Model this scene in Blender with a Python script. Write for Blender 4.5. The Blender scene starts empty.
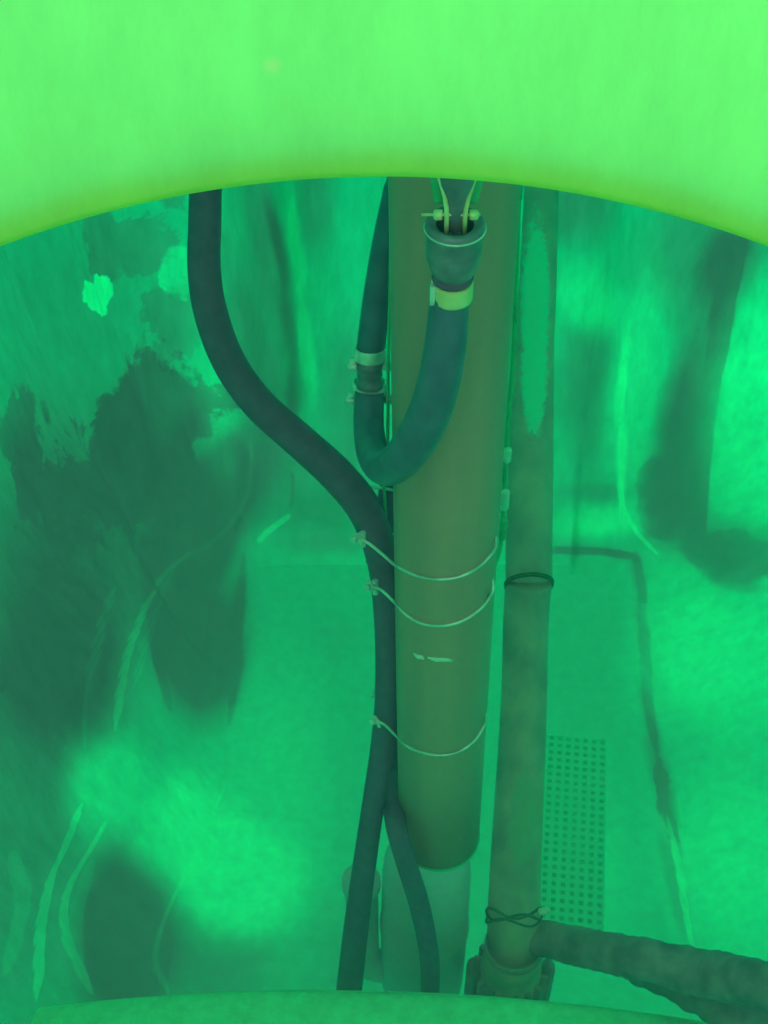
import bpy, bmesh, math, random
from mathutils import Vector, Matrix, noise
from mathutils.bvhtree import BVHTree

random.seed(4)
scene = bpy.context.scene
COL = scene.collection

# ------------------------------------------------------------------ camera, sky, sun, exposure
F = 1400.0
PITCH = math.radians(46.7)
CAM = Vector((0, 0, 2.3))
cam_d = bpy.data.cameras.new('camera')
cam = bpy.data.objects.new('camera', cam_d)
COL.objects.link(cam)
cam_d.sensor_fit = 'VERTICAL'
cam_d.sensor_height = 24
cam_d.lens = 24 * F / 1024
cam_d.clip_start = 0.01
cam.location = CAM
cam.rotation_euler = (math.pi / 2 - PITCH, 0, 0)
scene.camera = cam
CAMROT = Matrix.Rotation(math.pi / 2 - PITCH, 3, 'X')

world = bpy.data.worlds.new('sky')
scene.world = world
world.use_nodes = True
wn = world.node_tree
wn.nodes.clear()
wo = wn.nodes.new('ShaderNodeOutputWorld')
wb = wn.nodes.new('ShaderNodeBackground')
wb.inputs['Color'].default_value = (1.0, 1.0, 0.95, 1)
wb.inputs['Strength'].default_value = 1.42
wn.links.new(wb.outputs[0], wo.inputs[0])

sun_d = bpy.data.lights.new('sun', 'SUN')
sun_d.energy = 2.2
sun_d.angle = math.radians(12)
sun_d.color = (1.0, 0.98, 0.86)
sun = bpy.data.objects.new('sun', sun_d)
COL.objects.link(sun)
sun.location = (0, 0, 5)
sun.rotation_euler = (math.radians(-34), math.radians(22), 0)

scene.view_settings.view_transform = 'Standard'
scene.view_settings.look = 'None'
scene.view_settings.gamma = 1
scene.view_settings.exposure = 0.0
scene.view_settings.use_curve_mapping = False
scene.cycles.max_bounces = 10
scene.cycles.diffuse_bounces = 5
scene.cycles.transmission_bounces = 6
scene.cycles.volume_bounces = 1
scene.cycles.use_denoising = True


# ------------------------------------------------------------------ helpers
def ray(px, py):
    return CAMROT @ Vector((px - 384, 512 - py, -F))


def P(px, py, d):                      # point at distance d along the optical axis
    return CAM + ray(px, py) * (d / F)


def PY(px, py, y):                     # point in the vertical plane y
    r = ray(px, py)
    return CAM + r * (y / r.y)


def PZ(px, py, z):                     # point at height z
    r = ray(px, py)
    return CAM + r * ((z - CAM.z) / r.z)


def depth(p):
    return -(CAMROT.transposed() @ (p - CAM)).z


def link(name, me, m, parent=None):
    o = bpy.data.objects.new(name, me)
    COL.objects.link(o)
    if m:
        me.materials.append(m)
    if parent:
        o.parent = parent
        o.matrix_parent_inverse = Matrix.Translation(parent.location).inverted()
    return o


def obj(name, bm, m, parent=None, smooth=True):
    bmesh.ops.recalc_face_normals(bm, faces=bm.faces)
    me = bpy.data.meshes.new(name)
    bm.to_mesh(me)
    bm.free()
    if smooth:
        for p in me.polygons:
            p.use_smooth = True
    return link(name, me, m, parent)


def tag(o, label, cat, group=None):
    o['label'] = label
    o['category'] = cat
    if group:
        o['group'] = group
    return o


def thing(name, label, cat, loc, group=None):
    o = bpy.data.objects.new(name, None)
    COL.objects.link(o)
    o.location = loc
    o.empty_display_size = 0.05
    return tag(o, label, cat, group)


def structure(o):
    o['kind'] = 'structure'
    return o


def catmull(pts, n=8):
    """pts: list of tuples (any length) -> smooth list"""
    out = []
    k = len(pts)
    for i in range(k - 1):
        p0 = pts[max(i - 1, 0)]
        p1 = pts[i]
        p2 = pts[i + 1]
        p3 = pts[min(i + 2, k - 1)]
        for j in range(n):
            t = j / n
            out.append(tuple(0.5 * ((2 * b) + (-a + c) * t + (2 * a - 5 * b + 4 * c - d) * t * t +
                                    (-a + 3 * b - 3 * c + d) * t ** 3)
                             for a, b, c, d in zip(p0, p1, p2, p3)))
    out.append(tuple(pts[-1]))
    return out


def tube(bm, pr, seg=20, caps=True, wob=0.0, closed=False):
    """pr: list of (Vector, radius)"""
    n = len(pr)
    pts = [Vector(p) for p, r in pr]
    tang = []
    for i in range(n):
        if closed:
            t = pts[(i + 1) % n] - pts[i - 1]
        else:
            t = pts[min(i + 1, n - 1)] - pts[max(i - 1, 0)]
        tang.append(t.normalized() if t.length > 1e-9 else Vector((0, 0, 1)))
    up = Vector((0, 0, 1)) if abs(tang[0].z) < 0.9 else Vector((0, 1, 0))
    nrm = tang[0].cross(up).normalized()
    rings = []
    for i in range(n):
        nrm = (nrm - tang[i] * nrm.dot(tang[i])).normalized()
        b = tang[i].cross(nrm)
        ring = []
        for s in range(seg):
            a = 2 * math.pi * s / seg
            d = nrm * math.cos(a) + b * math.sin(a)
            r = pr[i][1]
            if wob:
                r *= 1 + wob * noise.noise((pts[i] + d * r) * 40)
            ring.append(bm.verts.new(pts[i] + d * r))
        rings.append(ring)
    for i in range(n if closed else n - 1):
        A = rings[i]
        B = rings[(i + 1) % n]
        for s in range(seg):
            bm.faces.new((A[s], A[(s + 1) % seg], B[(s + 1) % seg], B[s]))
    if caps and not closed:
        bm.faces.new(rings[0][::-1])
        bm.faces.new(rings[-1])
    return bm


def lathe(bm, prof, origin, axis=(0, 0, 1), seg=40):
    """prof: list of (radius, along axis); zero radius closes to a point"""
    axis = Vector(axis).normalized()
    q = Vector((0, 0, 1)).rotation_difference(axis)
    origin = Vector(origin)
    rings = []
    for r, h in prof:
        if r < 1e-6:
            rings.append([bm.verts.new(origin + q @ Vector((0, 0, h)))])
        else:
            rings.append([bm.verts.new(origin + q @ Vector((r * math.cos(2 * math.pi * s / seg),
                                                             r * math.sin(2 * math.pi * s / seg), h)))
                          for s in range(seg)])
    for A, B in zip(rings, rings[1:]):
        for s in range(seg):
            s2 = (s + 1) % seg
            if len(A) == 1 and len(B) == 1:
                continue
            if len(A) == 1:
                bm.faces.new((A[0], B[s2], B[s]))
            elif len(B) == 1:
                bm.faces.new((A[s], A[s2], B[0]))
            else:
                bm.faces.new((A[s], A[s2], B[s2], B[s]))
    return bm


def box(bm, c, size, rot=None, bev=0.0):
    r = bmesh.ops.create_cube(bm, size=1)
    M = Matrix.Translation(Vector(c)) @ (rot.to_4x4() if rot else Matrix.Identity(4)) @ Matrix.Diagonal((*size, 1))
    bmesh.ops.transform(bm, matrix=M, verts=r['verts'])
    if bev:
        es = list({e for v in r['verts'] for e in v.link_edges})
        bmesh.ops.bevel(bm, geom=es, offset=bev, segments=2, affect='EDGES', profile=0.5)
    return bm


def pxpath(rows, yfn=None, n=8):
    """rows (px, py, width_px, world_y) -> smooth [(Vector, radius)]"""
    out = []
    for px, py, w, y in catmull(rows, n):
        p = PY(px, py, y)
        out.append((p, w * 0.5 * depth(p) / F))
    return out


def ss(a, b, x):
    t = max(0.0, min(1.0, (x - a) / (b - a)))
    return t * t * (3 - 2 * t)


def bump(x, c, w):
    return math.exp(-((x - c) / w) ** 2)


# ------------------------------------------------------------------ materials
def srgb(r, g, b):
    f = lambda v: (v / 255 / 12.92) if v / 255 <= 0.04045 else ((v / 255 + 0.055) / 1.055) ** 2.4
    return (f(r), f(g), f(b), 1)


def surface_mat(name, base, dark, scale=20, stretch=(1, 1, 1), rough=0.5, metal=0.0, bump_s=0.2, lo=0.35, hi=0.65,
                spec=0.4, detail=6, spots=()):
    m = bpy.data.materials.new(name)
    m.use_nodes = True
    t = m.node_tree
    b = t.nodes['Principled BSDF']
    tc = t.nodes.new('ShaderNodeTexCoord')
    mp = t.nodes.new('ShaderNodeMapping')
    mp.inputs['Scale'].default_value = stretch
    nz = t.nodes.new('ShaderNodeTexNoise')
    nz.inputs['Scale'].default_value = scale
    nz.inputs['Detail'].default_value = detail
    cr = t.nodes.new('ShaderNodeValToRGB')
    cr.color_ramp.elements[0].position = lo
    cr.color_ramp.elements[1].position = hi
    cr.color_ramp.elements[0].color = dark
    cr.color_ramp.elements[1].color = base
    L = t.links.new
    L(tc.outputs['Object'], mp.inputs['Vector'])
    L(mp.outputs[0], nz.inputs['Vector'])
    L(nz.outputs['Fac'], cr.inputs[0])
    colour = cr.outputs[0]
    for c_, s_, col_, lo_, hi_, amp_ in spots:
        nn = t.nodes.new('ShaderNodeTexNoise')
        nn.inputs['Scale'].default_value = 110
        nn.inputs['Detail'].default_value = 8
        nn.inputs['Roughness'].default_value = 0.7
        L(tc.outputs['Object'], nn.inputs['Vector'])
        m_ = t.nodes.new('ShaderNodeMapping')
        m_.vector_type = 'TEXTURE'
        m_.inputs['Location'].default_value = c_
        m_.inputs['Scale'].default_value = s_
        L(tc.outputs['Object'], m_.inputs['Vector'])
        g_ = t.nodes.new('ShaderNodeTexGradient')
        g_.gradient_type = 'SPHERICAL'
        L(m_.outputs[0], g_.inputs[0])
        ma = t.nodes.new('ShaderNodeMath')
        ma.operation = 'MULTIPLY_ADD'
        L(nn.outputs['Fac'], ma.inputs[0])
        ma.inputs[1].default_value = amp_
        L(g_.outputs['Fac'], ma.inputs[2])
        r_ = t.nodes.new('ShaderNodeMapRange')
        r_.interpolation_type = 'SMOOTHSTEP'
        r_.inputs['From Min'].default_value = lo_ + amp_ * .5
        r_.inputs['From Max'].default_value = hi_ + amp_ * .5
        L(ma.outputs[0], r_.inputs['Value'])
        x_ = t.nodes.new('ShaderNodeMix')
        x_.data_type = 'RGBA'
        x_.inputs[7].default_value = col_
        L(colour, x_.inputs[6])
        L(r_.outputs[0], x_.inputs[0])
        colour = x_.outputs[2]
    L(colour, b.inputs['Base Color'])
    b.inputs['Roughness'].default_value = rough
    b.inputs['Metallic'].default_value = metal
    b.inputs['Specular IOR Level'].default_value = spec
    bp = t.nodes.new('ShaderNodeBump')
    bp.inputs['Strength'].default_value = bump_s
    bp.inputs['Distance'].default_value = 0.004
    L(nz.outputs['Fac'], bp.inputs['Height'])
    L(bp.outputs[0], b.inputs['Normal'])
    return m


def plastic_mat(name, base, pale_glow, grime_shade, patches, trans=0.6, fine=(42, 0.24), rough=0.35):
    """translucent moulded tank plastic. patches: (centre, euler, scale, kind, strength, ragged)
    kind 'thin' = glow painted paler, also pale specks; 'grime' = biofilm, also shade painted darker"""
    m = bpy.data.materials.new(name)
    m.use_nodes = True
    t = m.node_tree
    t.nodes.clear()
    N = t.nodes.new
    L = t.links.new
    out = N('ShaderNodeOutputMaterial')
    tc = N('ShaderNodeTexCoord')
    nz = N('ShaderNodeTexNoise')
    nz.inputs['Scale'].default_value = 9
    nz.inputs['Detail'].default_value = 8
    nz.inputs['Roughness'].default_value = 0.62
    L(tc.outputs['Object'], nz.inputs['Vector'])
    sub = N('ShaderNodeVectorMath')
    sub.operation = 'SUBTRACT'
    L(nz.outputs['Color'], sub.inputs[0])
    sub.inputs[1].default_value = (0.5, 0.5, 0.5)
    dist = {}
    for k, a in ((0, 0.018), (1, 0.36), (2, 0.09), (3, 0.005)):
        sc = N('ShaderNodeVectorMath')
        sc.operation = 'SCALE'
        sc.inputs['Scale'].default_value = a
        L(sub.outputs[0], sc.inputs[0])
        ad = N('ShaderNodeVectorMath')
        ad.operation = 'ADD'
        L(tc.outputs['Object'], ad.inputs[0])
        L(sc.outputs[0], ad.inputs[1])
        dist[k] = ad.outputs[0]
    acc = {'pale_glow': None, 'grime_shade': None}
    for c, e, s, kind, st, ragged in patches:
        mp = N('ShaderNodeMapping')
        mp.vector_type = 'TEXTURE'
        mp.inputs['Location'].default_value = c
        mp.inputs['Rotation'].default_value = e
        mp.inputs['Scale'].default_value = s
        L(dist[int(ragged)], mp.inputs['Vector'])
        g = N('ShaderNodeTexGradient')
        g.gradient_type = 'SPHERICAL'
        L(mp.outputs[0], g.inputs[0])
        mr = N('ShaderNodeMapRange')
        mr.interpolation_type = 'SMOOTHSTEP'
        mr.inputs['From Min'].default_value = 0.2 if ragged else 0
        mr.inputs['From Max'].default_value = 0.36 if ragged else 0.8
        mr.inputs['To Max'].default_value = st
        L(g.outputs['Fac'], mr.inputs['Value'])
        if int(ragged) == 3:
            key = kind + '_line'
            if acc.get(key) is None:
                acc[key] = mr.outputs[0]
            else:
                a = N('ShaderNodeMath')
                a.operation = 'MAXIMUM'
                L(acc[key], a.inputs[0])
                L(mr.outputs[0], a.inputs[1])
                acc[key] = a.outputs[0]
            continue
        if acc[kind] is None:
            acc[kind] = mr.outputs[0]
        else:
            a = N('ShaderNodeMath')
            a.operation = 'ADD'
            L(acc[kind], a.inputs[0])
            L(mr.outputs[0], a.inputs[1])
            acc[kind] = a.outputs[0]
    for kind in ('pale_glow', 'grime_shade'):
        if acc.get(kind + '_line') is not None:
            a = N('ShaderNodeMath')
            a.operation = 'ADD'
            L(acc[kind], a.inputs[0])
            L(acc[kind + '_line'], a.inputs[1])
            acc[kind] = a.outputs[0]

    def clampd(x):
        if x is None:
            v = N('ShaderNodeValue')
            v.outputs[0].default_value = 0
            return v.outputs[0]
        c = N('ShaderNodeClamp')
        L(x, c.inputs[0])
        return c.outputs[0]
    # fine scale mottling
    n2 = N('ShaderNodeTexNoise')
    n2.inputs['Scale'].default_value = fine[0]
    n2.inputs['Detail'].default_value = 9
    n2.inputs['Roughness'].default_value = 0.7
    nm = N('ShaderNodeMapping')
    nm.inputs['Scale'].default_value = (1, 1, 0.35)
    L(tc.outputs['Object'], nm.inputs['Vector'])
    L(nm.outputs[0], n2.inputs['Vector'])
    fr = N('ShaderNodeMapRange')
    fr.inputs['From Min'].default_value = 0.3
    fr.inputs['From Max'].default_value = 0.7
    fr.inputs['To Min'].default_value = 1 - fine[1]
    fr.inputs['To Max'].default_value = 1 + fine[1] * 0.6
    L(n2.outputs['Fac'], fr.inputs['Value'])
    m1 = N('ShaderNodeMix')
    m1.data_type = 'RGBA'
    m1.inputs[6].default_value = base
    m1.inputs[7].default_value = pale_glow
    L(clampd(acc['pale_glow']), m1.inputs[0])
    m2 = N('ShaderNodeMix')
    m2.data_type = 'RGBA'
    m2.inputs[7].default_value = grime_shade
    L(m1.outputs[2], m2.inputs[6])
    cg = N('ShaderNodeMath')
    cg.operation = 'MULTIPLY_ADD'
    L(clampd(acc['pale_glow']), cg.inputs[0])
    cg.inputs[1].default_value = -0.75
    L(clampd(acc['grime_shade']), cg.inputs[2])
    L(clampd(cg.outputs[0]), m2.inputs[0])
    mul = N('ShaderNodeVectorMath')
    mul.operation = 'SCALE'
    L(m2.outputs[2], mul.inputs[0])
    L(fr.outputs[0], mul.inputs['Scale'])
    bp = N('ShaderNodeBump')
    bp.inputs['Strength'].default_value = 0.25
    bp.inputs['Distance'].default_value = 0.006
    L(n2.outputs['Fac'], bp.inputs['Height'])
    d = N('ShaderNodeBsdfDiffuse')
    tr = N('ShaderNodeBsdfTranslucent')
    gl = N('ShaderNodeBsdfGlossy')
    gl.inputs['Roughness'].default_value = rough
    gl.inputs['Color'].default_value = (0.35, 0.6, 0.45, 1)
    for s in (d, tr):
        L(mul.outputs[0], s.inputs['Color'])
        L(bp.outputs[0], s.inputs['Normal'])
    L(bp.outputs[0], gl.inputs['Normal'])
    mx = N('ShaderNodeMixShader')
    mx.inputs[0].default_value = trans
    L(d.outputs[0], mx.inputs[1])
    L(tr.outputs[0], mx.inputs[2])
    mg = N('ShaderNodeMixShader')
    mg.inputs[0].default_value = 0.05
    L(mx.outputs[0], mg.inputs[1])
    L(gl.outputs[0], mg.inputs[2])
    L(mg.outputs[0], out.inputs['Surface'])
    return m


# ------------------------------------------------------------------ tank shell (the setting)
XL, XR, YB, YF = -0.37, 0.56, 2.06, -0.5     # outline of the floor
RC = 0.16                                     # corner radius
ZT = 1.93                                     # underside of the tank roof


def outline():
    """closed outline at floor level: list of (pos, outward normal, weight_left, weight_right)"""
    pts = []
    def line(a, b, nrm, n):
        for i in range(n):
            t = i / n
            pts.append((Vector((a[0] + (b[0] - a[0]) * t, a[1] + (b[1] - a[1]) * t)), Vector(nrm)))
    def corner(c, a0, a1, n):
        for i in range(n):
            a = math.radians(a0 + (a1 - a0) * i / n)
            d = Vector((math.cos(a), math.sin(a)))
            pts.append((Vector(c) + d * RC, d))
    line((XL, YF + RC), (XL, YB - RC), (-1, 0), 150)
    corner((XL + RC, YB - RC), 180, 90, 30)
    line((XL + RC, YB), (XR - RC, YB), (0, 1), 80)
    corner((XR - RC, YB - RC), 90, 0, 30)
    line((XR, YB - RC), (XR, YF + RC), (1, 0), 110)
    corner((XR - RC, YF + RC), 0, -90, 6)
    line((XR - RC, YF), (XL + RC, YF), (0, -1), 8)
    corner((XL + RC, YF + RC), -90, -180, 6)
    return pts


def shell_point(p, n, z):
    wl = max(0.0, -n.x)
    wr = max(0.0, n.x)
    wb = max(0.0, n.y)
    # flare with height
    out = wl * (0.30 * (1 - math.exp(-z / 0.5)))
    out += wr * (0.34 * (1 - math.exp(-z / 0.20)) + 0.05 * z)
    out += wb * (0.06 * z - 0.05 * (1 - ss(0.10, 0.19, z)))
    # ribs on the left side wall
    y = p.y
    if wl > 0:
        lean = y - 0.12 * ss(0, 0.6, z)
        rib = ss(1.22, 1.30, lean) * (1 - ss(1.66, 1.78, lean)) * (1 - ss(0.42, 0.66, z))
        rib2 = ss(0.72, 0.78, lean) * (1 - ss(0.93, 1.0, lean)) * (1 - ss(0.6, 0.9, z))
        out -= wl * (0.06 * rib)
    x = p.x
    if wb > 0:
        # upright ribs on the back wall
        out -= wb * 0.07 * bump(x, 0.485, 0.030) * ss(0.02, 0.2, z) * (1 - ss(0.75, 1.0, z))
        out += wb * 0.06 * bump(x, 0.36, 0.07) * ss(0.25, 0.5, z)
        out -= wb * 0.08 * bump(x, -0.20, 0.045) * ss(0.22, 0.5, z)
        out += wb * 0.05 * bump(x, -0.06, 0.06) * ss(0.3, 0.6, z)
    # folds round the corners
    if wl > 0.05 and wb > 0.05:
        out -= 0.07 * math.sin(math.pi * min(1, wl * wb * 2)) * ss(0.1, 0.5, z)
    if wr > 0.05 and wb > 0.05:
        out += 0.10 * min(1, wl * 0 + wr * wb * 2) * ss(0.12, 0.35, z) - 0.03
    return Vector((p.x + n.x * out, p.y + n.y * out, z))


OUT = outline()
NZ = 90
ZS = [ZT * (i / NZ) ** 1.15 for i in range(NZ + 1)]


def shell_mesh(idx):
    bm = bmesh.new()
    rows = [[bm.verts.new(shell_point(*OUT[i % len(OUT)], z)) for z in ZS] for i in idx]
    for A, B in zip(rows, rows[1:]):
        for k in range(NZ):
            bm.faces.new((A[k], B[k], B[k + 1], A[k + 1]))
    return bm


n_l, n_c, n_b, n_r = 150, 30, 80, 110
i0 = n_l + n_c // 2
i1 = n_l + n_c + n_b + n_c // 2
i2 = n_l + 2 * n_c + n_b + n_r
segs = {
    'wall_left': range(0, i0 + 1),
    'wall_back': range(i0, i1 + 1),
    'wall_right': range(i1, i2 + 1),
    'wall_front': range(i2, len(OUT) + 1),
}
bmf = bmesh.new()
fv = [bmf.verts.new(shell_point(*o, 0)) for o in OUT]
bmf.faces.new(fv)
bmesh.ops.triangulate(bmf, faces=bmf.faces)
shell_bms = {k: shell_mesh(v) for k, v in segs.items()}
# one search tree over the whole shell, to lay stains and painted light and shade on it
allbm = bmesh.new()
for b in list(shell_bms.values()) + [bmf]:
    tmp = bpy.data.meshes.new('t')
    b.to_mesh(tmp)
    allbm.from_mesh(tmp)
    bpy.data.meshes.remove(tmp)
BVH = BVHTree.FromBMesh(allbm)
allbm.free()


def hit(px, py):
    d = ray(px, py).normalized()
    h = BVH.ray_cast(CAM, d)
    return h[0] if h[0] is not None else P(px, py, 2.0)


def patch(px, py, rx, ry, kind, st, ragged=False, roll=0):
    c = hit(px, py)
    k = depth(c) / F
    e = (CAMROT @ Matrix.Rotation(math.radians(roll), 3, 'Z')).to_euler('XYZ')
    return (c, e, (rx * k, ry * k, max(rx, ry) * k * 1.3), kind, st, ragged)


def streak(pts, hw, kind, st, ragged=False):
    """a narrow stain, crease shade or lit edge painted along the wall"""
    out = []
    for (ax_, ay_), (bx_, by_) in zip(pts, pts[1:]):
        L_ = math.hypot(bx_ - ax_, by_ - ay_)
        roll = math.degrees(math.atan2(-(bx_ - ax_), -(by_ - ay_)))
        out.append(patch((ax_ + bx_) / 2, (ay_ + by_) / 2, hw, L_ * (2.0 if ragged == 3 else 0.85) + hw * .3, kind, st, ragged, roll))
    return out


PATCHES = [
    # dirty zones and painted shade of rib sides, on the left
    patch(100, 545, 300, 200, 'grime_shade', 0.85),
    patch(20, 800, 160, 340, 'grime_shade', 0.62),
    patch(60, 690, 150, 110, 'grime_shade', 0.35),
    patch(192, 625, 78, 150, 'grime_shade', 1.0),  # side of the rib in shadow, painted dark
    patch(195, 650, 70, 110, 'grime_shade', 1.0),
    patch(128, 940, 72, 130, 'grime_shade', 1.3),  # lower rib side, its shade painted dark
    patch(215, 510, 60, 160, 'grime_shade', 1.0, roll=-35),
    patch(215, 950, 90, 110, 'grime_shade', 0.5),
    patch(150, 440, 85, 130, 'grime_shade', 0.8, 1, roll=-20),
    patch(80, 500, 130, 70, 'grime_shade', 0.7, 1),
    patch(20, 420, 60, 60, 'grime_shade', 0.4, 1),
    patch(135, 235, 85, 42, 'grime_shade', 0.42, 1, roll=30),
    patch(178, 325, 40, 60, 'grime_shade', 0.42, 1),
    patch(60, 330, 200, 180, 'grime_shade', 0.30),
    # back wall, left of the pipes
    patch(262, 380, 55, 170, 'grime_shade', 0.6, roll=12),
    patch(270, 250, 30, 150, 'grime_shade', 0.5, roll=10),
    patch(240, 240, 50, 120, 'grime_shade', 0.2),
    patch(212, 470, 50, 110, 'grime_shade', 0.4),
    patch(350, 400, 45, 110, 'grime_shade', 0.5),
    patch(315, 200, 30, 90, 'grime_shade', 0.5),
    patch(320, 490, 90, 90, 'grime_shade', 0.45),
    patch(330, 545, 80, 16, 'grime_shade', 0.3),
    # back wall, right of the pipes: recess, bulge and ledge shade painted in
    patch(590, 380, 48, 120, 'grime_shade', 0.5),
    patch(575, 205, 60, 60, 'grime_shade', 0.6),
    patch(600, 460, 60, 60, 'grime_shade', 0.2),
    patch(690, 250, 80, 120, 'grime_shade', 0.55, roll=-20),
    patch(680, 450, 50, 140, 'grime_shade', 0.55, roll=-8),
    patch(700, 360, 45, 260, 'grime_shade', 0.6, roll=-9),
    patch(735, 545, 110, 60, 'grime_shade', 0.75, roll=-14),
    patch(740, 555, 80, 30, 'grime_shade', 0.5, 2, roll=-10),
    patch(660, 500, 34, 60, 'grime_shade', 0.5, 2),
    patch(600, 492, 70, 14, 'grime_shade', 0.4),  # ledge shadow painted as a dark band
    patch(740, 260, 60, 60, 'grime_shade', 0.3),
    # floor
    patch(590, 640, 100, 170, 'grime_shade', 0.12),
    patch(330, 640, 50, 50, 'grime_shade', 0.12),
    patch(300, 960, 170, 90, 'grime_shade', 0.25),
    patch(715, 840, 60, 110, 'grime_shade', 0.22, 1),
    patch(735, 760, 90, 10, 'grime_shade', 0.2),
    # glow through the wall painted paler, with a few clean spots
    patch(103, 785, 76, 80, 'pale_glow', 0.6),
    patch(185, 820, 90, 72, 'pale_glow', 1.0),
    patch(245, 885, 90, 70, 'pale_glow', 0.9, roll=20),
    patch(270, 800, 90, 240, 'pale_glow', 0.4),
    patch(765, 420, 90, 200, 'pale_glow', 1.0),
    patch(740, 660, 140, 130, 'pale_glow', 0.9),
    patch(740, 860, 110, 150, 'pale_glow', 0.8),
    patch(680, 620, 60, 120, 'pale_glow', 0.5),
    patch(590, 300, 80, 40, 'pale_glow', 0.5, roll=-30),
    patch(635, 385, 40, 190, 'pale_glow', 0.45),
    patch(600, 522, 70, 24, 'pale_glow', 0.8),  # bright ledge fillet, painted paler as if lit
    patch(215, 400, 30, 160, 'pale_glow', 0.35, roll=4),
    patch(97, 301, 32, 22, 'pale_glow', 1.3, 2),
    patch(102, 287, 18, 24, 'pale_glow', 1.2, 2),
    patch(215, 862, 70, 60, 'pale_glow', .6),
    patch(180, 270, 30, 40, 'pale_glow', 0.4, 2),
    patch(580, 860, 80, 140, 'pale_glow', 0.3),
]
PATCHES += streak([(240, 570), (238, 640), (234, 700)], 12, 'grime_shade', 0.45)  # from here, crease shade and lit ridges painted as streaks
PATCHES += streak([(552, 549), (605, 551), (634, 558)], 9, 'grime_shade', 0.55)
PATCHES += streak([(636, 556), (643, 600), (646, 680), (654, 740)], 12, 'grime_shade', 0.5)
PATCHES += streak([(656, 730), (668, 830), (682, 940)], 16, 'grime_shade', 0.7)
PATCHES += streak([(662, 765), (670, 850)], 10, 'grime_shade', 0.5, 2)
PATCHES += streak([(0, 690), (34, 632), (60, 590)], 6, 'grime_shade', 0.5)
PATCHES += streak([(735, 240), (718, 330), (703, 430), (694, 540)], 13, 'grime_shade', 0.6)
PATCHES += streak([(690, 540), (715, 580), (768, 592)], 14, 'grime_shade', 0.5)
PATCHES += streak([(268, 190), (285, 290), (296, 370), (290, 440)], 10, 'grime_shade', 0.4)
PATCHES += streak([(290, 190), (302, 300), (312, 400)], 12, 'pale_glow', 0.4)
PATCHES += streak([(240, 435), (215, 500), (160, 570)], 16, 'grime_shade', 0.5)
PATCHES += streak([(622, 330), (622, 420), (622, 500)], 8, 'pale_glow', 0.6)
# mould lines drawn flat: rib edges painted pale as if lit, creases painted dark
LINES = [
    ([(186, 555), (160, 580), (140, 620), (124, 670), (118, 720)], 5, 'pale_glow', .5),
    ([(172, 572), (152, 620), (138, 680)], 4, 'pale_glow', .25),
    ([(86, 984), (66, 930), (68, 890), (90, 850), (104, 825)], 6, 'pale_glow', .55),
    ([(78, 960), (76, 920), (88, 870)], 14, 'pale_glow', .25),
    ([(40, 985), (41, 930), (50, 880), (64, 850), (78, 810)], 6, 'pale_glow', .6),
    ([(166, 988), (156, 960), (164, 920), (190, 865), (218, 800)], 5, 'pale_glow', .5),
    ([(622, 400), (621, 490), (632, 525), (652, 549)], 6, 'pale_glow', 1.0),
    ([(672, 830), (682, 890), (690, 942)], 5, 'pale_glow', .7),
    ([(291, 505), (293, 490), (292, 475)], 6, 'grime_shade', .6),
    ([(286, 518), (270, 530), (260, 540)], 9, 'pale_glow', .8),
    ([(150, 590), (156, 650), (168, 700)], 8, 'grime_shade', .5),
    ([(737, 236), (721, 330), (706, 430), (696, 530)], 26, 'grime_shade', .8),
    ([(552, 550), (590, 551), (625, 555)], 12, 'grime_shade', .9),
    ([(637, 560), (643, 600), (646, 680), (653, 740)], 12, 'grime_shade', .6),
    ([(243, 570), (238, 640), (232, 710)], 10, 'grime_shade', .6),
    ([(60, 600), (35, 640), (5, 690)], 8, 'grime_shade', .6),
    ([(112, 590), (98, 640), (86, 700), (84, 740)], 5, 'pale_glow', .25),
    ([(14, 860), (22, 900), (12, 960)], 12, 'pale_glow', .25),
    ([(180, 560), (215, 540), (245, 500), (252, 450)], 6, 'pale_glow', .3),
]
for pts_, hw_, k_, st_ in LINES:
    PATCHES += streak(catmull(pts_, 3), hw_ * .45, k_, st_ * .55, 3)
BASE = srgb(8, 186, 122)
PALE_GLOW = srgb(10, 252, 150)  # paler green for the painted glow
GRIME_SHADE = srgb(38, 96, 80)  # darker tone for both dirt and painted shade
wall_m = plastic_mat('translucent_green_tank_plastic', BASE, PALE_GLOW, GRIME_SHADE, PATCHES, trans=0.55)
plain_m = plastic_mat('translucent_green_roof_plastic', BASE, PALE_GLOW, GRIME_SHADE, [], trans=0.55)
for k, b in shell_bms.items():
    structure(obj(k, b, wall_m))
structure(obj('floor', bmf, wall_m, smooth=False))

# roof of the tank, a flat annulus from the neck outwards
NC = Vector((0, 0.287))
NR = 0.300
def on_neck(px, py):
    d = ray(px, py)
    ox, oy = -NC.x, -NC.y
    a, b_, c = d.x ** 2 + d.y ** 2, 2 * (d.x * ox + d.y * oy), ox * ox + oy * oy - NR * NR
    return CAM + d * ((-b_ + math.sqrt(b_ * b_ - 4 * a * c)) / (2 * a))


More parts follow.
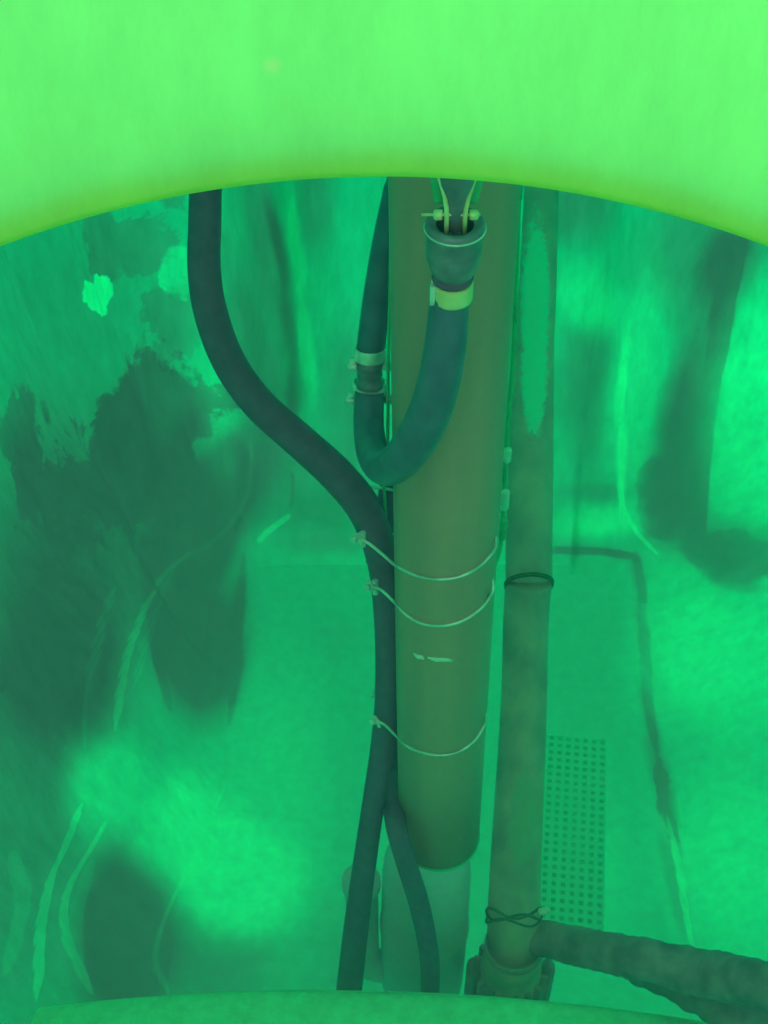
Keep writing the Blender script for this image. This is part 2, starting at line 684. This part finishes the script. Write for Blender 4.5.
NECK_SPOTS = [(on_neck(105, 122), (0, 0, 0), (.004, .004, .004), 'pale_glow', 1.0, False),
              (on_neck(272, 65), (0, 0, 0), (.006, .006, .007), 'pale_glow', .5, False)]
neck_m = plastic_mat('bright_green_neck_plastic', srgb(165, 255, 176), srgb(235, 255, 200), srgb(195, 245, 120),
                     [(Vector((0, .287, 1.913)), (0, 0, 0), (4, 4, .024), 'grime_shade', .75, False)] + NECK_SPOTS, trans=0.45, fine=(30, 0.09))
bm = bmesh.new()
rings = []
for f in (0.0, 0.25, 0.6, 1.0):
    ring = []
    for s in range(96):
        a = 2 * math.pi * s / 96
        d = Vector((math.cos(a), math.sin(a)))
        t = min(1.05 / max(abs(d.x), 1e-6), (1.0 if d.y < 0 else 2.05) / max(abs(d.y), 1e-6))
        r = NR * 1.03 + (t - NR * 1.03) * f
        ring.append(bm.verts.new((NC.x + d.x * r, NC.y + d.y * r, ZT + 0.004)))
    rings.append(ring)
for A, B in zip(rings, rings[1:]):
    for s in range(96):
        bm.faces.new((A[s], A[(s + 1) % 96], B[(s + 1) % 96], B[s]))
structure(obj('ceiling', bm, plain_m))

# the neck wall the camera looks past: a ring segment with a rounded lower lip
bm = bmesh.new()
prof = [(NR, 2.36), (NR, 2.05), (NR, 1.932), (NR + .0006, 1.919), (NR + .003, 1.9135), (NR + .006, 1.912), (NR + .009, 1.9135),
        (NR + .0115, 1.919), (NR + .012, 1.932), (NR + .012, 2.36)]
rows = []
for s in range(121):
    a = math.radians(90 + (s / 120 - 0.5) * 236)
    rows.append([bm.verts.new((NC.x + r * math.cos(a), NC.y + r * math.sin(a), z)) for r, z in prof])
for A, B in zip(rows, rows[1:]):
    for k in range(len(prof)):
        k2 = (k + 1) % len(prof)
        bm.faces.new((A[k], A[k2], B[k2], B[k]))
structure(obj('wall_neck', bm, neck_m))


# low rounded wall across the sump, close to the camera side
bm = bmesh.new()
rows = []
for i in range(61):
    px = -140 + i * (1050 / 60)
    top = 0.372 - 6.6e-7 * (px - 320) ** 2
    x = (px - 384) * 0.00145
    y0 = 0.885
    prof2 = [(y0 + .004, 0.0), (y0 + .004, top - .06), (y0 + .002, top - .03), (y0 - .008, top - .010), (y0 - .025, top - .001), (y0 - .06, top),
             (y0 - .14, top - .012), (y0 - .26, top - .05), (y0 - .38, top - .12), (y0 - .46, top - .25), (y0 - .48, 0.0)]
    rows.append([bm.verts.new((x, yy, zz)) for yy, zz in catmull(prof2, 4)])
for A, B in zip(rows, rows[1:]):
    for k in range(len(A) - 1):
        bm.faces.new((A[k], A[k + 1], B[k + 1], B[k]))
sill_m = plastic_mat('sill_green_plastic', srgb(150, 255, 215), PALE_GLOW, GRIME_SHADE, [], trans=0.0, fine=(40, 0.22))
structure(obj('trim_sump', bm, sill_m))

# ------------------------------------------------------------------ object materials
brown = surface_mat('brown_drain_pipe', (0.86, 0.37, 0.35, 1), (0.68, 0.31, 0.33, 1), 7, (3, 3, 0.35), rough=0.45, bump_s=0.05,
                    spots=[((.075, 1.0, .50), (.3, .3, .34), (0.50, 0.20, 0.22, 1), .0, .6, .15)])
brown2 = surface_mat('stained_drain_pipe', (0.85, 0.52, 0.50, 1), (0.55, 0.35, 0.40, 1), 22, (1, 1, 0.6), rough=0.6, bump_s=0.25,
                     spots=[(PY(536, 312, 1.47), (.024, .3, .125), (0.10, 0.85, 0.75, 1), .10, .40, .9),
                            (PY(534, 375, 1.42), (.022, .3, .075), (0.10, 0.85, 0.75, 1), .10, .40, .9),
                            (PY(521, 800, 1.12), (.03, .3, .10), (0.45, 0.48, 0.42, 1), .1, .5, .8)])
rubber = surface_mat('black_rubber_hose', (0.25, 0.12, 0.29, 1), (0.19, 0.095, 0.23, 1), 60, rough=0.55, bump_s=0.1)
rubber_t = surface_mat('teal_rubber_hose', (0.13, 0.19, 0.36, 1), (0.10, 0.14, 0.29, 1), 50, rough=0.4, bump_s=0.1)
steel = surface_mat('wet_steel', (0.95, 1.0, 1.0, 1), (0.5, 0.6, 0.7, 1), 50, rough=0.2, metal=0.25, bump_s=0.05)
brass = surface_mat('brass', (1.0, 0.95, 0.62, 1), (0.85, 0.7, 0.35, 1), 40, rough=0.3, metal=0.1, bump_s=0.05)
dull = surface_mat('dull_coupling', (0.34, 0.30, 0.45, 1), (0.22, 0.20, 0.32, 1), 70, rough=0.4, metal=0.2)
pumpm = surface_mat('silted_pump_housing', (0.85, 0.72, 0.9, 1), (0.75, 0.62, 0.8, 1), 8, rough=0.7)
white_m = surface_mat('white_plastic_fitting', (1.0, 0.95, 0.95, 1), (0.8, 0.75, 0.8, 1), 60, rough=0.4)
cable_m = surface_mat('pale_green_cable', (0.1, 0.6, 0.35, 1), (0.06, 0.45, 0.28, 1), 30, rough=0.4)
lime_m = surface_mat('lime_scale', (0.25, 0.62, 0.62, 1), (0.2, 0.40, 0.40, 1), 90, rough=0.9, lo=0.4, hi=0.55)
wrap_m = surface_mat('slimy_wrapped_pipe', (0.62, 0.28, 0.42, 1), (0.34, 0.16, 0.26, 1), 30, rough=0.7, bump_s=0.6)
mat_m = surface_mat('perforated_mat_plastic', (.10, 1.0, .95, 1), (.10, 1.0, .9, 1), 20, rough=0.6, bump_s=0.02)
hole_shade_m = surface_mat('green_hole_shade', (.06, .80, .72, 1), (.05, .70, .62, 1), 20, rough=0.8)
wire_d = surface_mat('corroded_wire', (0.14, 0.2, 0.16, 1), (0.06, 0.1, 0.09, 1), 60, rough=0.5, metal=0.3)

# ------------------------------------------------------------------ large brown pipe
AX_T = PY(454.5, 180, 1.0)
AX_B = PY(438.8, 835, 1.0)
AX_D = (AX_B - AX_T).normalized()
top = AX_T - AX_D * ((ZT - AX_T.z) / -AX_D.z) * 1.0
top = AX_T + AX_D * ((ZT - AX_T.z) / AX_D.z)
LEN = (AX_B - top).length
RP = 0.0553


def on_axis(z):
    return top + AX_D * ((z - top.z) / AX_D.z)


big = thing('drain_pipe', 'wide olive brown vertical pipe with three steel wires looped round it', 'pipe', AX_B)
bm = bmesh.new()
lathe(bm, [(RP, 0), (RP, LEN * .35), (RP, LEN * .7), (RP * 1.0, LEN - .05), (RP, LEN - .004), (RP - .0015, LEN), (RP - .0045, LEN), (RP - .0045, LEN - .3),
           (RP - .0045, 0)], top, AX_D, 64)
obj('pipe_shaft', bm, brown, big)


def on_pipe(px, py, r):
    """ray against the pipe's cylinder of radius r"""
    d = ray(px, py).normalized()
    o = CAM - top
    dp = d - AX_D * d.dot(AX_D)
    op = o - AX_D * o.dot(AX_D)
    a, b, c = dp.dot(dp), 2 * dp.dot(op), op.dot(op) - r * r
    q = b * b - 4 * a * c
    if q < 0:
        t = -b / (2 * a)
        return CAM + d * t
    return CAM + d * ((-b - math.sqrt(q)) / (2 * a))


bm = bmesh.new()
for seq in ([(414, 653), (418, 656), (424, 657)], [(428, 657), (436, 659), (444, 659), (452, 660)]):
    tube(bm, [(on_pipe(px, py, RP - .0006), r) for (px, py), r in zip(seq, (.0018, .0034, .0034, .0024))], 8)
o = obj('scuff_mark', bm, white_m, big)
o['label'] = 'two pale green dashes scraped into the pipe'
bm = bmesh.new()
lathe(bm, [(RP + .0002, 0), (RP + .0016, .001), (RP + .0016, .003), (RP + .0002, .004)], AX_B - AX_D * .0045, AX_D, 64)
obj('rim', bm, cable_m, big)['label'] = 'pale wet lower rim'

# ------------------------------------------------------------------ slender stained pipe beside it
slim = thing('standpipe', 'slender stained pipe standing beyond the wide brown pipe, flanged at its foot', 'pipe', PY(512, 1000, 1.06))
rows = [(582, -420, 26, 1.66), (556, -60, 30, 1.64), (544, 110, 33, 1.62), (541, 200, 35, 1.58), (537, 300, 38, 1.50), (534, 350, 40, 1.46), (531, 450, 45, 1.37), (529, 545, 46.5, 1.30),
        (529, 577, 47, 1.275)]
bm = bmesh.new()
tube(bm, pxpath(rows, n=5), 36)
up_o = obj('upper_pipe', bm, brown2, slim)
bm = bmesh.new()
rows = [(529, 579, 46, 1.273), (526, 620, 45.5, 1.25), (524, 700, 46, 1.20), (519, 800, 49, 1.12), (515, 880, 51.5, 1.06), (514, 935, 54, 1.02), (513, 985, 54, 1.0)]
tube(bm, pxpath(rows, n=6), 36)
obj('lower_pipe', bm, brown2, slim)


def ring_at(px, py, w, y, h, r2, m, name, seg=36, tilt=None):
    p = PY(px, py, y)
    r = w * .5 * depth(p) / F
    b = bmesh.new()
    ax = tilt or (PY(514, 935, 1.08) - PY(529, 545, 1.30)).normalized()
    lathe(b, [(r * .9, -h), (r + r2 * .5, -h), (r + r2, -h * .5), (r + r2, h * .5), (r + r2 * .5, h), (r * .9, h)], p, ax, seg)
    return obj(name, b, m, slim)


def slanted_loop(bm, p, r, ax, lift, rr, jit=0.0, ph=0.0):
    """a closed wire round the slender pipe, its camera side lifted by `lift`"""
    e1 = Vector((1, 0, 0))
    e2 = ax.cross(e1).normalized()
    if e2.y > 0:
        e2 = -e2
    e1 = ax.cross(e2).normalized()
    pts = []
    for k in range(64):
        a = 2 * math.pi * k / 64
        pts.append((p + (e1 * math.cos(a) + e2 * math.sin(a)) * r + ax * (lift * math.sin(a) + jit * math.sin(3 * a + ph)), rr))
    tube(bm, pts, 8, closed=True)


SAX = -(PY(514, 935, 1.02) - PY(529, 545, 1.30)).normalized()
pj = PY(529, 583, 1.268)
bm = bmesh.new()
slanted_loop(bm, pj, 46.5 * .5 * depth(pj) / F + .0012, SAX, .030, .0014)
slanted_loop(bm, pj - SAX * .004, 46.5 * .5 * depth(pj) / F + .0005, SAX, .030, .0016)
obj('joint_ring', bm, wire_d, slim)['label'] = 'dark ring at the joint'
# base
pb = PY(512, 960, 1.0)
rb = 56 * .5 * depth(pb) / F
bm = bmesh.new()
lathe(bm, [(rb * .97, .06), (rb * 1.0, .03), (rb * 1.06, .025), (rb * 1.06, .012), (rb * 1.02, .008), (rb * 1.02, -.02), (rb * 1.1, -.025), (rb * 1.1, -pb.z + .001)], pb, (0, 0, 1), 48)
obj('base_socket', bm, brown2, slim)
bm = bmesh.new()
lathe(bm, [(rb * .98, .052), (rb * 1.05, .050), (rb * 1.05, .044), (rb * .98, .042)], pb, (0, 0, 1), 48)
obj('socket_ring', bm, wrap_m, slim)
bm = bmesh.new()
for k in range(16):
    a = 2 * math.pi * k / 16 + .1
    d = Vector((math.cos(a), math.sin(a), 0))
    box(bm, pb + d * rb * 1.13 + Vector((0, 0, -.075)), (.020, .008, .10), Matrix.Rotation(a, 3, 'Z'), .001)
obj('socket_ribs', bm, wrap_m, slim)
for sx in (-1, 1):
    bm = bmesh.new()
    box(bm, pb + Vector((sx * rb * 1.36, 0, -.075)), (rb * .46, .034, .12), None, .012)
    obj('flange_lug', bm, wrap_m, slim)
# wire wound round the foot
bm = bmesh.new()
pw = PY(514, 913, 1.036)
rw = 53 * .5 * depth(pw) / F + .0015
for dz, ph, rr in ((.006, 0, .0026), (-.010, 1.7, .0022), (-.001, 3.6, .0024)):
    slanted_loop(bm, pw + SAX * dz, rw, SAX, .024, rr, .007, ph)
wt = obj('twisted_wire', bm, wire_d)
tag(wt, 'dark twisted wire wound round the foot of the slender standpipe', 'wire')
bm = bmesh.new()
q = PY(544, 911, 1.02)
lathe(bm, [(0, -.008), (.005, -.008), (.006, -.003), (.006, .004), (.003, .009), (0, .009)], q, (1, 0, .3), 12)
obj('wire_end', bm, white_m, wt)['label'] = 'white knotted end'

# ------------------------------------------------------------------ low wrapped branch pipe
br = thing('branch_pipe', 'dark slimy sleeved pipe branching low from the foot of the standpipe', 'pipe', PY(600, 960, 1.03))
bm = bmesh.new()
pr = []
for i, (px, py, w, y) in enumerate(catmull([(536, 937, 34, 1.01), (560, 942, 37, .99), (600, 951, 40, .95), (650, 961, 42, .91), (710, 974, 48, .88), (768, 985, 46, .83), (860, 1003, 46, .77), (1000, 1022, 48, .70), (1150, 1040, 50, .64)], 14)):
    p = PY(px, py, y)
    pr.append((p, w * .5 * depth(p) / F * (1 + .025 * math.sin(i * 1.9))))
tube(bm, pr, 32, wob=.10)
obj('sleeve', bm, wrap_m, br)
bm = bmesh.new()
pr = []
for px, py, w, y in catmull([(615, 967, 12, 1.0), (650, 976, 26, .95), (700, 993, 40, .90), (740, 1012, 52, .86), (800, 1036, 52, .82), (880, 1050, 40, .77), (960, 1055, 10, .73)], 10):
    p = PY(px, py, y)
    pr.append((p, w * .5 * depth(p) / F))
tube(bm, pr, 24, wob=.3)
obj('sagging_cover', bm, wrap_m, br)['label'] = 'loose cover sagging below the pipe'

# ------------------------------------------------------------------ hoses
lh = thing('rubber_hose', 'long black hose curving in from the top beside the mottled wall', 'hose', PY(350, 985, .96))
bm = bmesh.new()
tube(bm, pxpath([(171, -212, 26, 1.09), (196, 20, 30, 1.09), (205, 130, 32, 1.09), (205, 215, 33, 1.08), (204, 265, 33.5, 1.07), (210, 310, 34, 1.06), (228, 360, 34, 1.06), (258, 403, 34, 1.06),
                 (300, 441, 35, 1.06), (338, 476, 36, 1.06), (366, 512, 35, 1.06), (382, 560, 31, 1.05), (388, 620, 28, 1.04), (388, 690, 26, 1.03), (383, 745, 25, 1.02), (374, 800, 23, .99),
                 (365, 860, 23.5, .97), (357, 920, 25, .96), (349, 990, 26, .95), (344, 1030, 27, .95)], n=6), 28)
obj('hose_line', bm, rubber, lh)

sh = thing('rubber_hose', 'slim black hose leaving the foot of the wide pipe and crossing the silted pump', 'hose', PY(430, 985, .95))
bm = bmesh.new()
tube(bm, pxpath([(428, -210, 17, 1.085), (420, 180, 20, 1.085), (414, 400, 20, 1.09), (391, 480, 21, 1.096), (387, 540, 21, 1.096), (389, 620, 20, 1.09), (394, 700, 20, 1.078), (394, 760, 21, 1.065), (392, 795, 21, 1.015), (397, 830, 21, .945), (407, 865, 21, .93), (418, 900, 21, .93), (426, 935, 20, .93),
                 (430, 965, 19.5, .93), (430, 1000, 19, .93), (430, 1030, 19, .93)], n=6), 24)
obj('hose_line', bm, rubber, sh)

# U shaped hose with its couplings
uh = thing('loop_hose', 'dark U shaped hose hanging across the upper front of the wide pipe', 'hose', PY(388, 478, .98))
YU = .86
bm = bmesh.new()
tube(bm, pxpath([(450, 284, 39, YU), (449, 300, 40, YU), (446, 340, 42, .855), (438, 385, 43, .855), (424, 425, 43, .865), (404, 456, 40, .88), (386, 468, 36, .93),
                 (374, 456, 33, .99), (369, 430, 31, 1.04), (369, 400, 30, 1.07), (369.5, 391, 30, 1.075)], n=8), 28)
obj('lower_hose', bm, rubber_t, uh)
bm = bmesh.new()
tube(bm, pxpath([(370, 356, 29, 1.085), (373, 330, 29, 1.09), (378, 290, 28, 1.10), (386, 240, 27, 1.115), (396, 190, 26, 1.13), (400, 150, 25, 1.14), (404, -236, 19, 1.14)], n=6), 24)
obj('upper_hose', bm, rubber_t, uh)
# barbed joiner between the two hoses
a = PY(370, 356, 1.085)
b = PY(369.5, 390, 1.075)
ax = (b - a)
H = ax.length
r0 = 26 * .5 * depth(a) / F
bm = bmesh.new()
lathe(bm, [(0, -.004), (r0 * .9, -.004), (r0 * .95, H * .1), (r0 * 1.12, H * .22), (r0 * 1.12, H * .30), (r0 * .86, H * .36), (r0 * 1.0, H * .46), (r0 * 1.0, H * .56),
           (r0 * .82, H * .62), (r0 * 1.08, H * .72), (r0 * 1.05, H * .9), (0, H)], a, ax, 32)
obj('barbed_joiner', bm, dull, uh)
for (px, py, w) in ((370, 353.5, 31), (369.5, 387.5, 34)):
    c = PY(px, py, 1.083)
    r = w * .5 * depth(c) / F
    bm = bmesh.new()
    h = .0065
    lathe(bm, [(r * .9, -h), (r, -h), (r * 1.03, -h * .8), (r * 1.03, h * .8), (r, h), (r * .9, h)], c, ax, 32)
    band = obj('hose_clamp', bm, steel, uh)
    for sx, zz in ((-1, -.012), (1, -.012)):
        bm = bmesh.new()
        cc = c + Vector((sx * (r + .002), -.006, zz))
        lathe(bm, [(0, -.005), (.0035, -.005), (.0045, -.003), (.0045, .003), (.0035, .005), (0, .005)], cc, (1, -.2, 0), 10)
        box(bm, cc + Vector((0, 0, .004)), (.006, .006, .008), None, .001)
        obj('clamp_screw', bm, steel, band)
# slim clear tube running down just behind them
bm = bmesh.new()
tube(bm, pxpath([(393, -180, 2.5, 1.03), (391, 190, 3, 1.03), (389, 330, 3, 1.045), (388, 360, 3.2, 1.05), (388, 420, 3.4, 1.05), (387, 450, 3.4, 1.05), (384, 480, 3, 1.06), (386, 520, 3, 1.07)], n=6), 8)
tag(obj('thin_tube', bm, cable_m), 'slim pale green tube running straight down behind the clamped hose joint', 'tube')

# cup coupling on top of the front leg
cp = thing('cup_coupling', 'dark cup shaped hose coupling with brass bolts hung at the top', 'coupling', PY(452, 290, YU))
c0 = PY(455, 226, YU)
kx = depth(c0) / F
axc = (PY(452, 290, YU) - c0).normalized()
S = lambda v: v * kx
bm = bmesh.new()
lathe(bm, [(S(19), -S(2)), (S(27), -S(6)), (S(30), -S(4)), (S(31), S(3)), (S(29.5), S(9)), (S(28), S(13)), (S(29), S(24)), (S(28), S(38)), (S(24), S(50)), (S(21), S(58)),
           (S(17), S(60)), (S(17), S(52)), (S(12), S(10)), (0, S(6))], c0, axc, 48)
obj('cup', bm, dull, cp)
bm = bmesh.new()
pts = []
for k in range(48):
    t = 2 * math.pi * k / 48
    e1 = Vector((1, 0, 0))
    e2 = axc.cross(e1)
    pts.append((c0 + axc * S(2) + e1 * S(30.5) * math.cos(t) + e2 * S(30.5) * math.sin(t), S(1.3)))
tube(bm, pts, 8, closed=True)
obj('rim_ring', bm, steel, cp)['label'] = 'bright worn rim'
c1 = c0 + axc * S(62)
bm = bmesh.new()
lathe(bm, [(S(16), -S(4)), (S(21), -S(4)), (S(22), 0), (S(21), S(4)), (S(16), S(4))], c1, axc, 36)
obj('dark_collar', bm, rubber, cp)
bm = bmesh.new()
c2 = c0 + axc * S(79)
lathe(bm, [(S(17), -S(11)), (S(21.5), -S(11)), (S(22), -S(9)), (S(22), S(9)), (S(21.5), S(11)), (S(17), S(11))], c2, axc, 36)
hb = obj('hose_clamp', bm, brass, cp)
bm = bmesh.new()
box(bm, c2 + Vector((-S(20), -S(9), 0)), (S(7), S(8), S(24)), None, S(1))
obj('clamp_screw', bm, steel, hb)
# clevis and hook above the cup
bm = bmesh.new()
for sx in (-1, 1):
    tube(bm, [(c0 + Vector((S(sx * x), -S(yy), S(z))), S(r)) for x, yy, z, r in
              ((9, 8, -4, 2.4), (9, 9, 14, 2.6), (9.5, 8, 26, 2.5), (12, 6, 40, 2.3), (17, 4, 58, 2.3), (19, 3, 80, 2.3))], 10)
obj('bail', bm, brass, cp)['label'] = 'yellow brass bail wires'
bm = bmesh.new()
tube(bm, [(c0 + Vector((S(x), -S(3), S(z))), S(r)) for x, z, r in ((0, 0, 9), (0, 20, 8), (0, 36, 10), (0, 52, 16), (0, 75, 21), (0, 120, 22), (0, 312, 22))], 24)
obj('neck', bm, dull, cp)
for sx in (-1, 1):
    bm = bmesh.new()
    box(bm, c0 + Vector((S(sx * 19), S(4), S(46))), (S(12), S(7), S(44)), Matrix.Rotation(sx * .16, 3, 'Y'), S(3))
    obj('cam_lever', bm, cable_m, cp)['label'] = 'bright green cam lever'
bm = bmesh.new()
zc = c0 + Vector((0, -S(8), S(19)))
tube(bm, [(zc + Vector((-S(34), 0, 0)), S(1.6)), (zc + Vector((S(24), 0, 0)), S(1.6))], 10)
for sx in (-1, 1):
    lathe(bm, [(0, -S(4)), (S(5.5), -S(4)), (S(6), -S(2)), (S(6), S(3)), (S(4), S(5)), (0, S(5))], zc + Vector((S(sx * 17.5), 0, 0)), (sx, 0, 0), 6)
obj('bolt', bm, brass, cp)['label'] = 'brass cross bolt with a nut each side'

# ------------------------------------------------------------------ wire ties around pipe and hose
TIES = [
    ([(357, 538), (368, 543), (382, 554), (395, 565), (412, 574), (432, 579), (455, 578), (474, 570), (488, 558), (496, 541)],
     'steel wire tie round the wide pipe, topmost of three'),
    ([(370, 586), (381, 590), (392, 600), (404, 613), (420, 623), (440, 626), (460, 622), (478, 611), (489, 598), (493, 583)],
     'bright steel wire tie round the wide pipe, middle of three'),
    ([(375, 720), (385, 725), (396, 736), (410, 748), (428, 754), (446, 755), (462, 750), (475, 740), (484, 726), (486, 716)],
     'steel wire tie round the wide pipe, lowest of three'),
]
for k, (pts, lab) in enumerate(TIES):
    head = PY(pts[0][0], pts[0][1], 1.015)
    t = thing('wire_tie', lab, 'wire tie', head, 'wire ties on the wide pipe')
    rad = .0018
    pr = [(head, rad)]
    for px, py in pts[1:]:
        if px < 394:
            pr.append((PY(px, py, 1.02 - .03 * (px - pts[0][0]) / (394 - pts[0][0])), rad))
        else:
            pr.append((on_pipe(px, py, RP + rad * .9), rad))
    # back half, round the far side of the pipe and the hose
    last = pr[-1][0]
    cx = on_axis(last.z)
    for a in (45, 75, 105, 130):
        an = math.radians(a)
        pr.append((Vector((cx.x + (RP + .003) * math.cos(an), cx.y + (RP + .003) * math.sin(an), last.z)), rad))
    pr.append((head + Vector((.01, .075, .0)), rad))
    pr.append((head + Vector((-.004, .035, 0)), rad))
    sm = [(Vector(v[:3]), v[3]) for v in catmull([(*p, r) for p, r in pr], 5)]
    bm = bmesh.new()
    tube(bm, sm, 8)
    obj('wire_loop', bm, steel, t)
    bm = bmesh.new()
    lathe(bm, [(0, -.008), (.005, -.008), (.0062, -.005), (.0062, .002), (.004, .004), (.004, .009), (0, .010)], head, (-.5, -.75, .5), 6)
    lathe(bm, [(0, -.009), (.0035, -.009), (.0035, .009), (0, .009)], head + Vector((.006, .002, -.004)), (0, .3, 1), 10)
    obj('tightening_bolt', bm, steel, t, smooth=False)

# ------------------------------------------------------------------ jointed cable between the two pipes
cb = thing('sensor_cable', 'slim green cable with white connectors hanging between the two pipes', 'cable', PY(478, 590, 1.14))
bm = bmesh.new()
tube(bm, pxpath([(556, -272, 3.5, 1.22), (523, 160, 5, 1.22), (519, 200, 5, 1.22), (514, 340, 5, 1.21), (508, 420, 5, 1.2), (505, 470, 5, 1.2), (502, 530, 5, 1.2), (496, 562, 4, 1.17), (478, 590, 4, 1.14)], n=6), 10)
obj('cable_line', bm, cable_m, cb)
for (px, py, w, h, m) in ((507.5, 455, 8, 14, white_m), (505, 500, 9, 20, white_m), (503, 529, 8, 22, cable_m)):
    c = PY(px, py, 1.195)
    k = depth(c) / F
    bm = bmesh.new()
    hh = h * .5 * k * 1.35
    r = w * .5 * k
    lathe(bm, [(0, -hh), (r * .7, -hh), (r, -hh * .8), (r, -hh * .1), (r * .85, 0), (r, hh * .1), (r, hh * .8), (r * .7, hh), (0, hh)], c, (0, 0, 1), 14)
    obj('connector', bm, m, cb)

# ------------------------------------------------------------------ submerged pump below the wide pipe
pc = PZ(427, 985, .22)
pc = Vector((.065, 1.065, 0))
pu = thing('sump_pump', 'pale silted pump standing on the floor beneath the open end of the wide pipe', 'pump', (pc.x, pc.y, 0))
bm = bmesh.new()
R = .070
lathe(bm, [(0, .0), (R * .98, .0), (R, .02), (R, .19), (R * 1.03, .20), (R * 1.03, .215), (R * .99, .225), (R * .97, .36), (R * .93, .40), (R * .84, .425),
           (R * .55, .435), (0, .437)], pc, (0, 0, 1), 48)
obj('housing', bm, pumpm, pu)
bm = bmesh.new()
tube(bm, [(pc + Vector(v), r) for v, r in (((-.05, 0, .04), .028), ((-.085, 0, .06), .028), ((-.100, 0, .10), .027), ((-.100, 0, .22), .026), ((-.100, 0, .32), .026), ((-.100, 0, .325), .030), ((-.100, 0, .345), .030))], 24)
obj('outlet', bm, pumpm, pu)
bm = bmesh.new()
tube(bm, [(pc + Vector(v), .006) for v in ((-.02, 0, .43), (-.02, 0, .45), (0, 0, .462), (.02, 0, .45), (.02, 0, .43))], 10)
obj('handle', bm, pumpm, pu)

# ------------------------------------------------------------------ perforated mat on the floor
bm = bmesh.new()
nx, ny, cell = 7, 25, .0165
V = {}
q = 4
hx, hy = nx * q, ny * q
rot = Matrix.Rotation(math.radians(-7), 3, 'Z')
oc = PZ(574, 830, .004)


def gv(i, j):
    if (i, j) not in V:
        V[(i, j)] = bm.verts.new(oc + rot @ Vector(((i / q - nx / 2) * cell, (j / q - ny / 2) * cell, 0)))
    return V[(i, j)]


for i in range(hx):
    for j in range(hy):
        if i % q in (1, 2) and j % q in (1, 2):
            continue
        bm.faces.new((gv(i, j), gv(i + 1, j), gv(i + 1, j + 1), gv(i, j + 1)))
r = bmesh.ops.extrude_face_region(bm, geom=list(bm.faces))
bmesh.ops.translate(bm, vec=(0, 0, .003), verts=[v for v in r['geom'] if isinstance(v, bmesh.types.BMVert)])
bmesh.ops.translate(bm, vec=-oc, verts=bm.verts)
mt = obj('perforated_mat', bm, mat_m, smooth=False)
mt.location = oc
bm = bmesh.new()
box(bm, (0, 0, -.0012), (nx * cell * .98, ny * cell * .98, .002), rot)  # backing plate added, darker green for the shade inside the holes
hole_shade = obj('hole_shade', bm, hole_shade_m)
hole_shade.parent = mt
hole_shade['label'] = 'added backing coloured darker as shade in the holes'
tag(mt, 'pale green perforated mat lying flat on the floor near the standpipe', 'mat')

# ------------------------------------------------------------------ damp haze inside the tank
hz_m = bpy.data.materials.new('green_damp_haze')
hz_m.use_nodes = True
t = hz_m.node_tree
t.nodes.clear()
ho = t.nodes.new('ShaderNodeOutputMaterial')
vs = t.nodes.new('ShaderNodeVolumeScatter')
vs.inputs['Color'].default_value = (0.50, 0.60, 1.0, 1)
vs.inputs['Density'].default_value = 0.13
vs.inputs['Anisotropy'].default_value = 0.2
t.links.new(vs.outputs[0], ho.inputs['Volume'])
bm = bmesh.new()
rows = []
for p, n in OUT[::4]:
    col = []
    for z in [0.004 + (1.9 - 0.004) * (k / 24) for k in range(25)]:
        v = shell_point(p, n, z)
        col.append(bm.verts.new((v.x - n.x * .006, v.y - n.y * .006, z)))
    rows.append(col)
for k in range(len(rows)):
    A, B = rows[k], rows[(k + 1) % len(rows)]
    for q in range(24):
        bm.faces.new((A[q], B[q], B[q + 1], A[q + 1]))
bm.faces.new([r[0] for r in rows])
bm.faces.new([r[-1] for r in rows])
hz = obj('haze', bm, hz_m, smooth=False)
hz['kind'] = 'stuff'
tag(hz, 'green damp haze filling the tank around the pipes', 'haze')

lm = hz_m.copy()
lm.name = 'pale_floor_mist'
lv = [n for n in lm.node_tree.nodes if n.type == 'VOLUME_SCATTER'][0]
lv.inputs['Density'].default_value = 0.75
lv.inputs['Color'].default_value = (0.8, 0.8, 1.0, 1)
bm = bmesh.new()
rows = []
for p, n in OUT[::4]:
    col = []
    for z in [0.003 + 0.437 * (k / 8) for k in range(9)]:
        v = shell_point(p, n, z)
        col.append(bm.verts.new((v.x - n.x * .008, v.y - n.y * .008, z)))
    rows.append(col)
for k in range(len(rows)):
    A, B = rows[k], rows[(k + 1) % len(rows)]
    for q in range(8):
        bm.faces.new((A[q], B[q], B[q + 1], A[q + 1]))
bm.faces.new([r[0] for r in rows])
bm.faces.new([r[-1] for r in rows])
fm = obj('mist', bm, lm, smooth=False)
fm['kind'] = 'stuff'
tag(fm, 'paler mist lying low over the tank floor round the pump', 'mist')
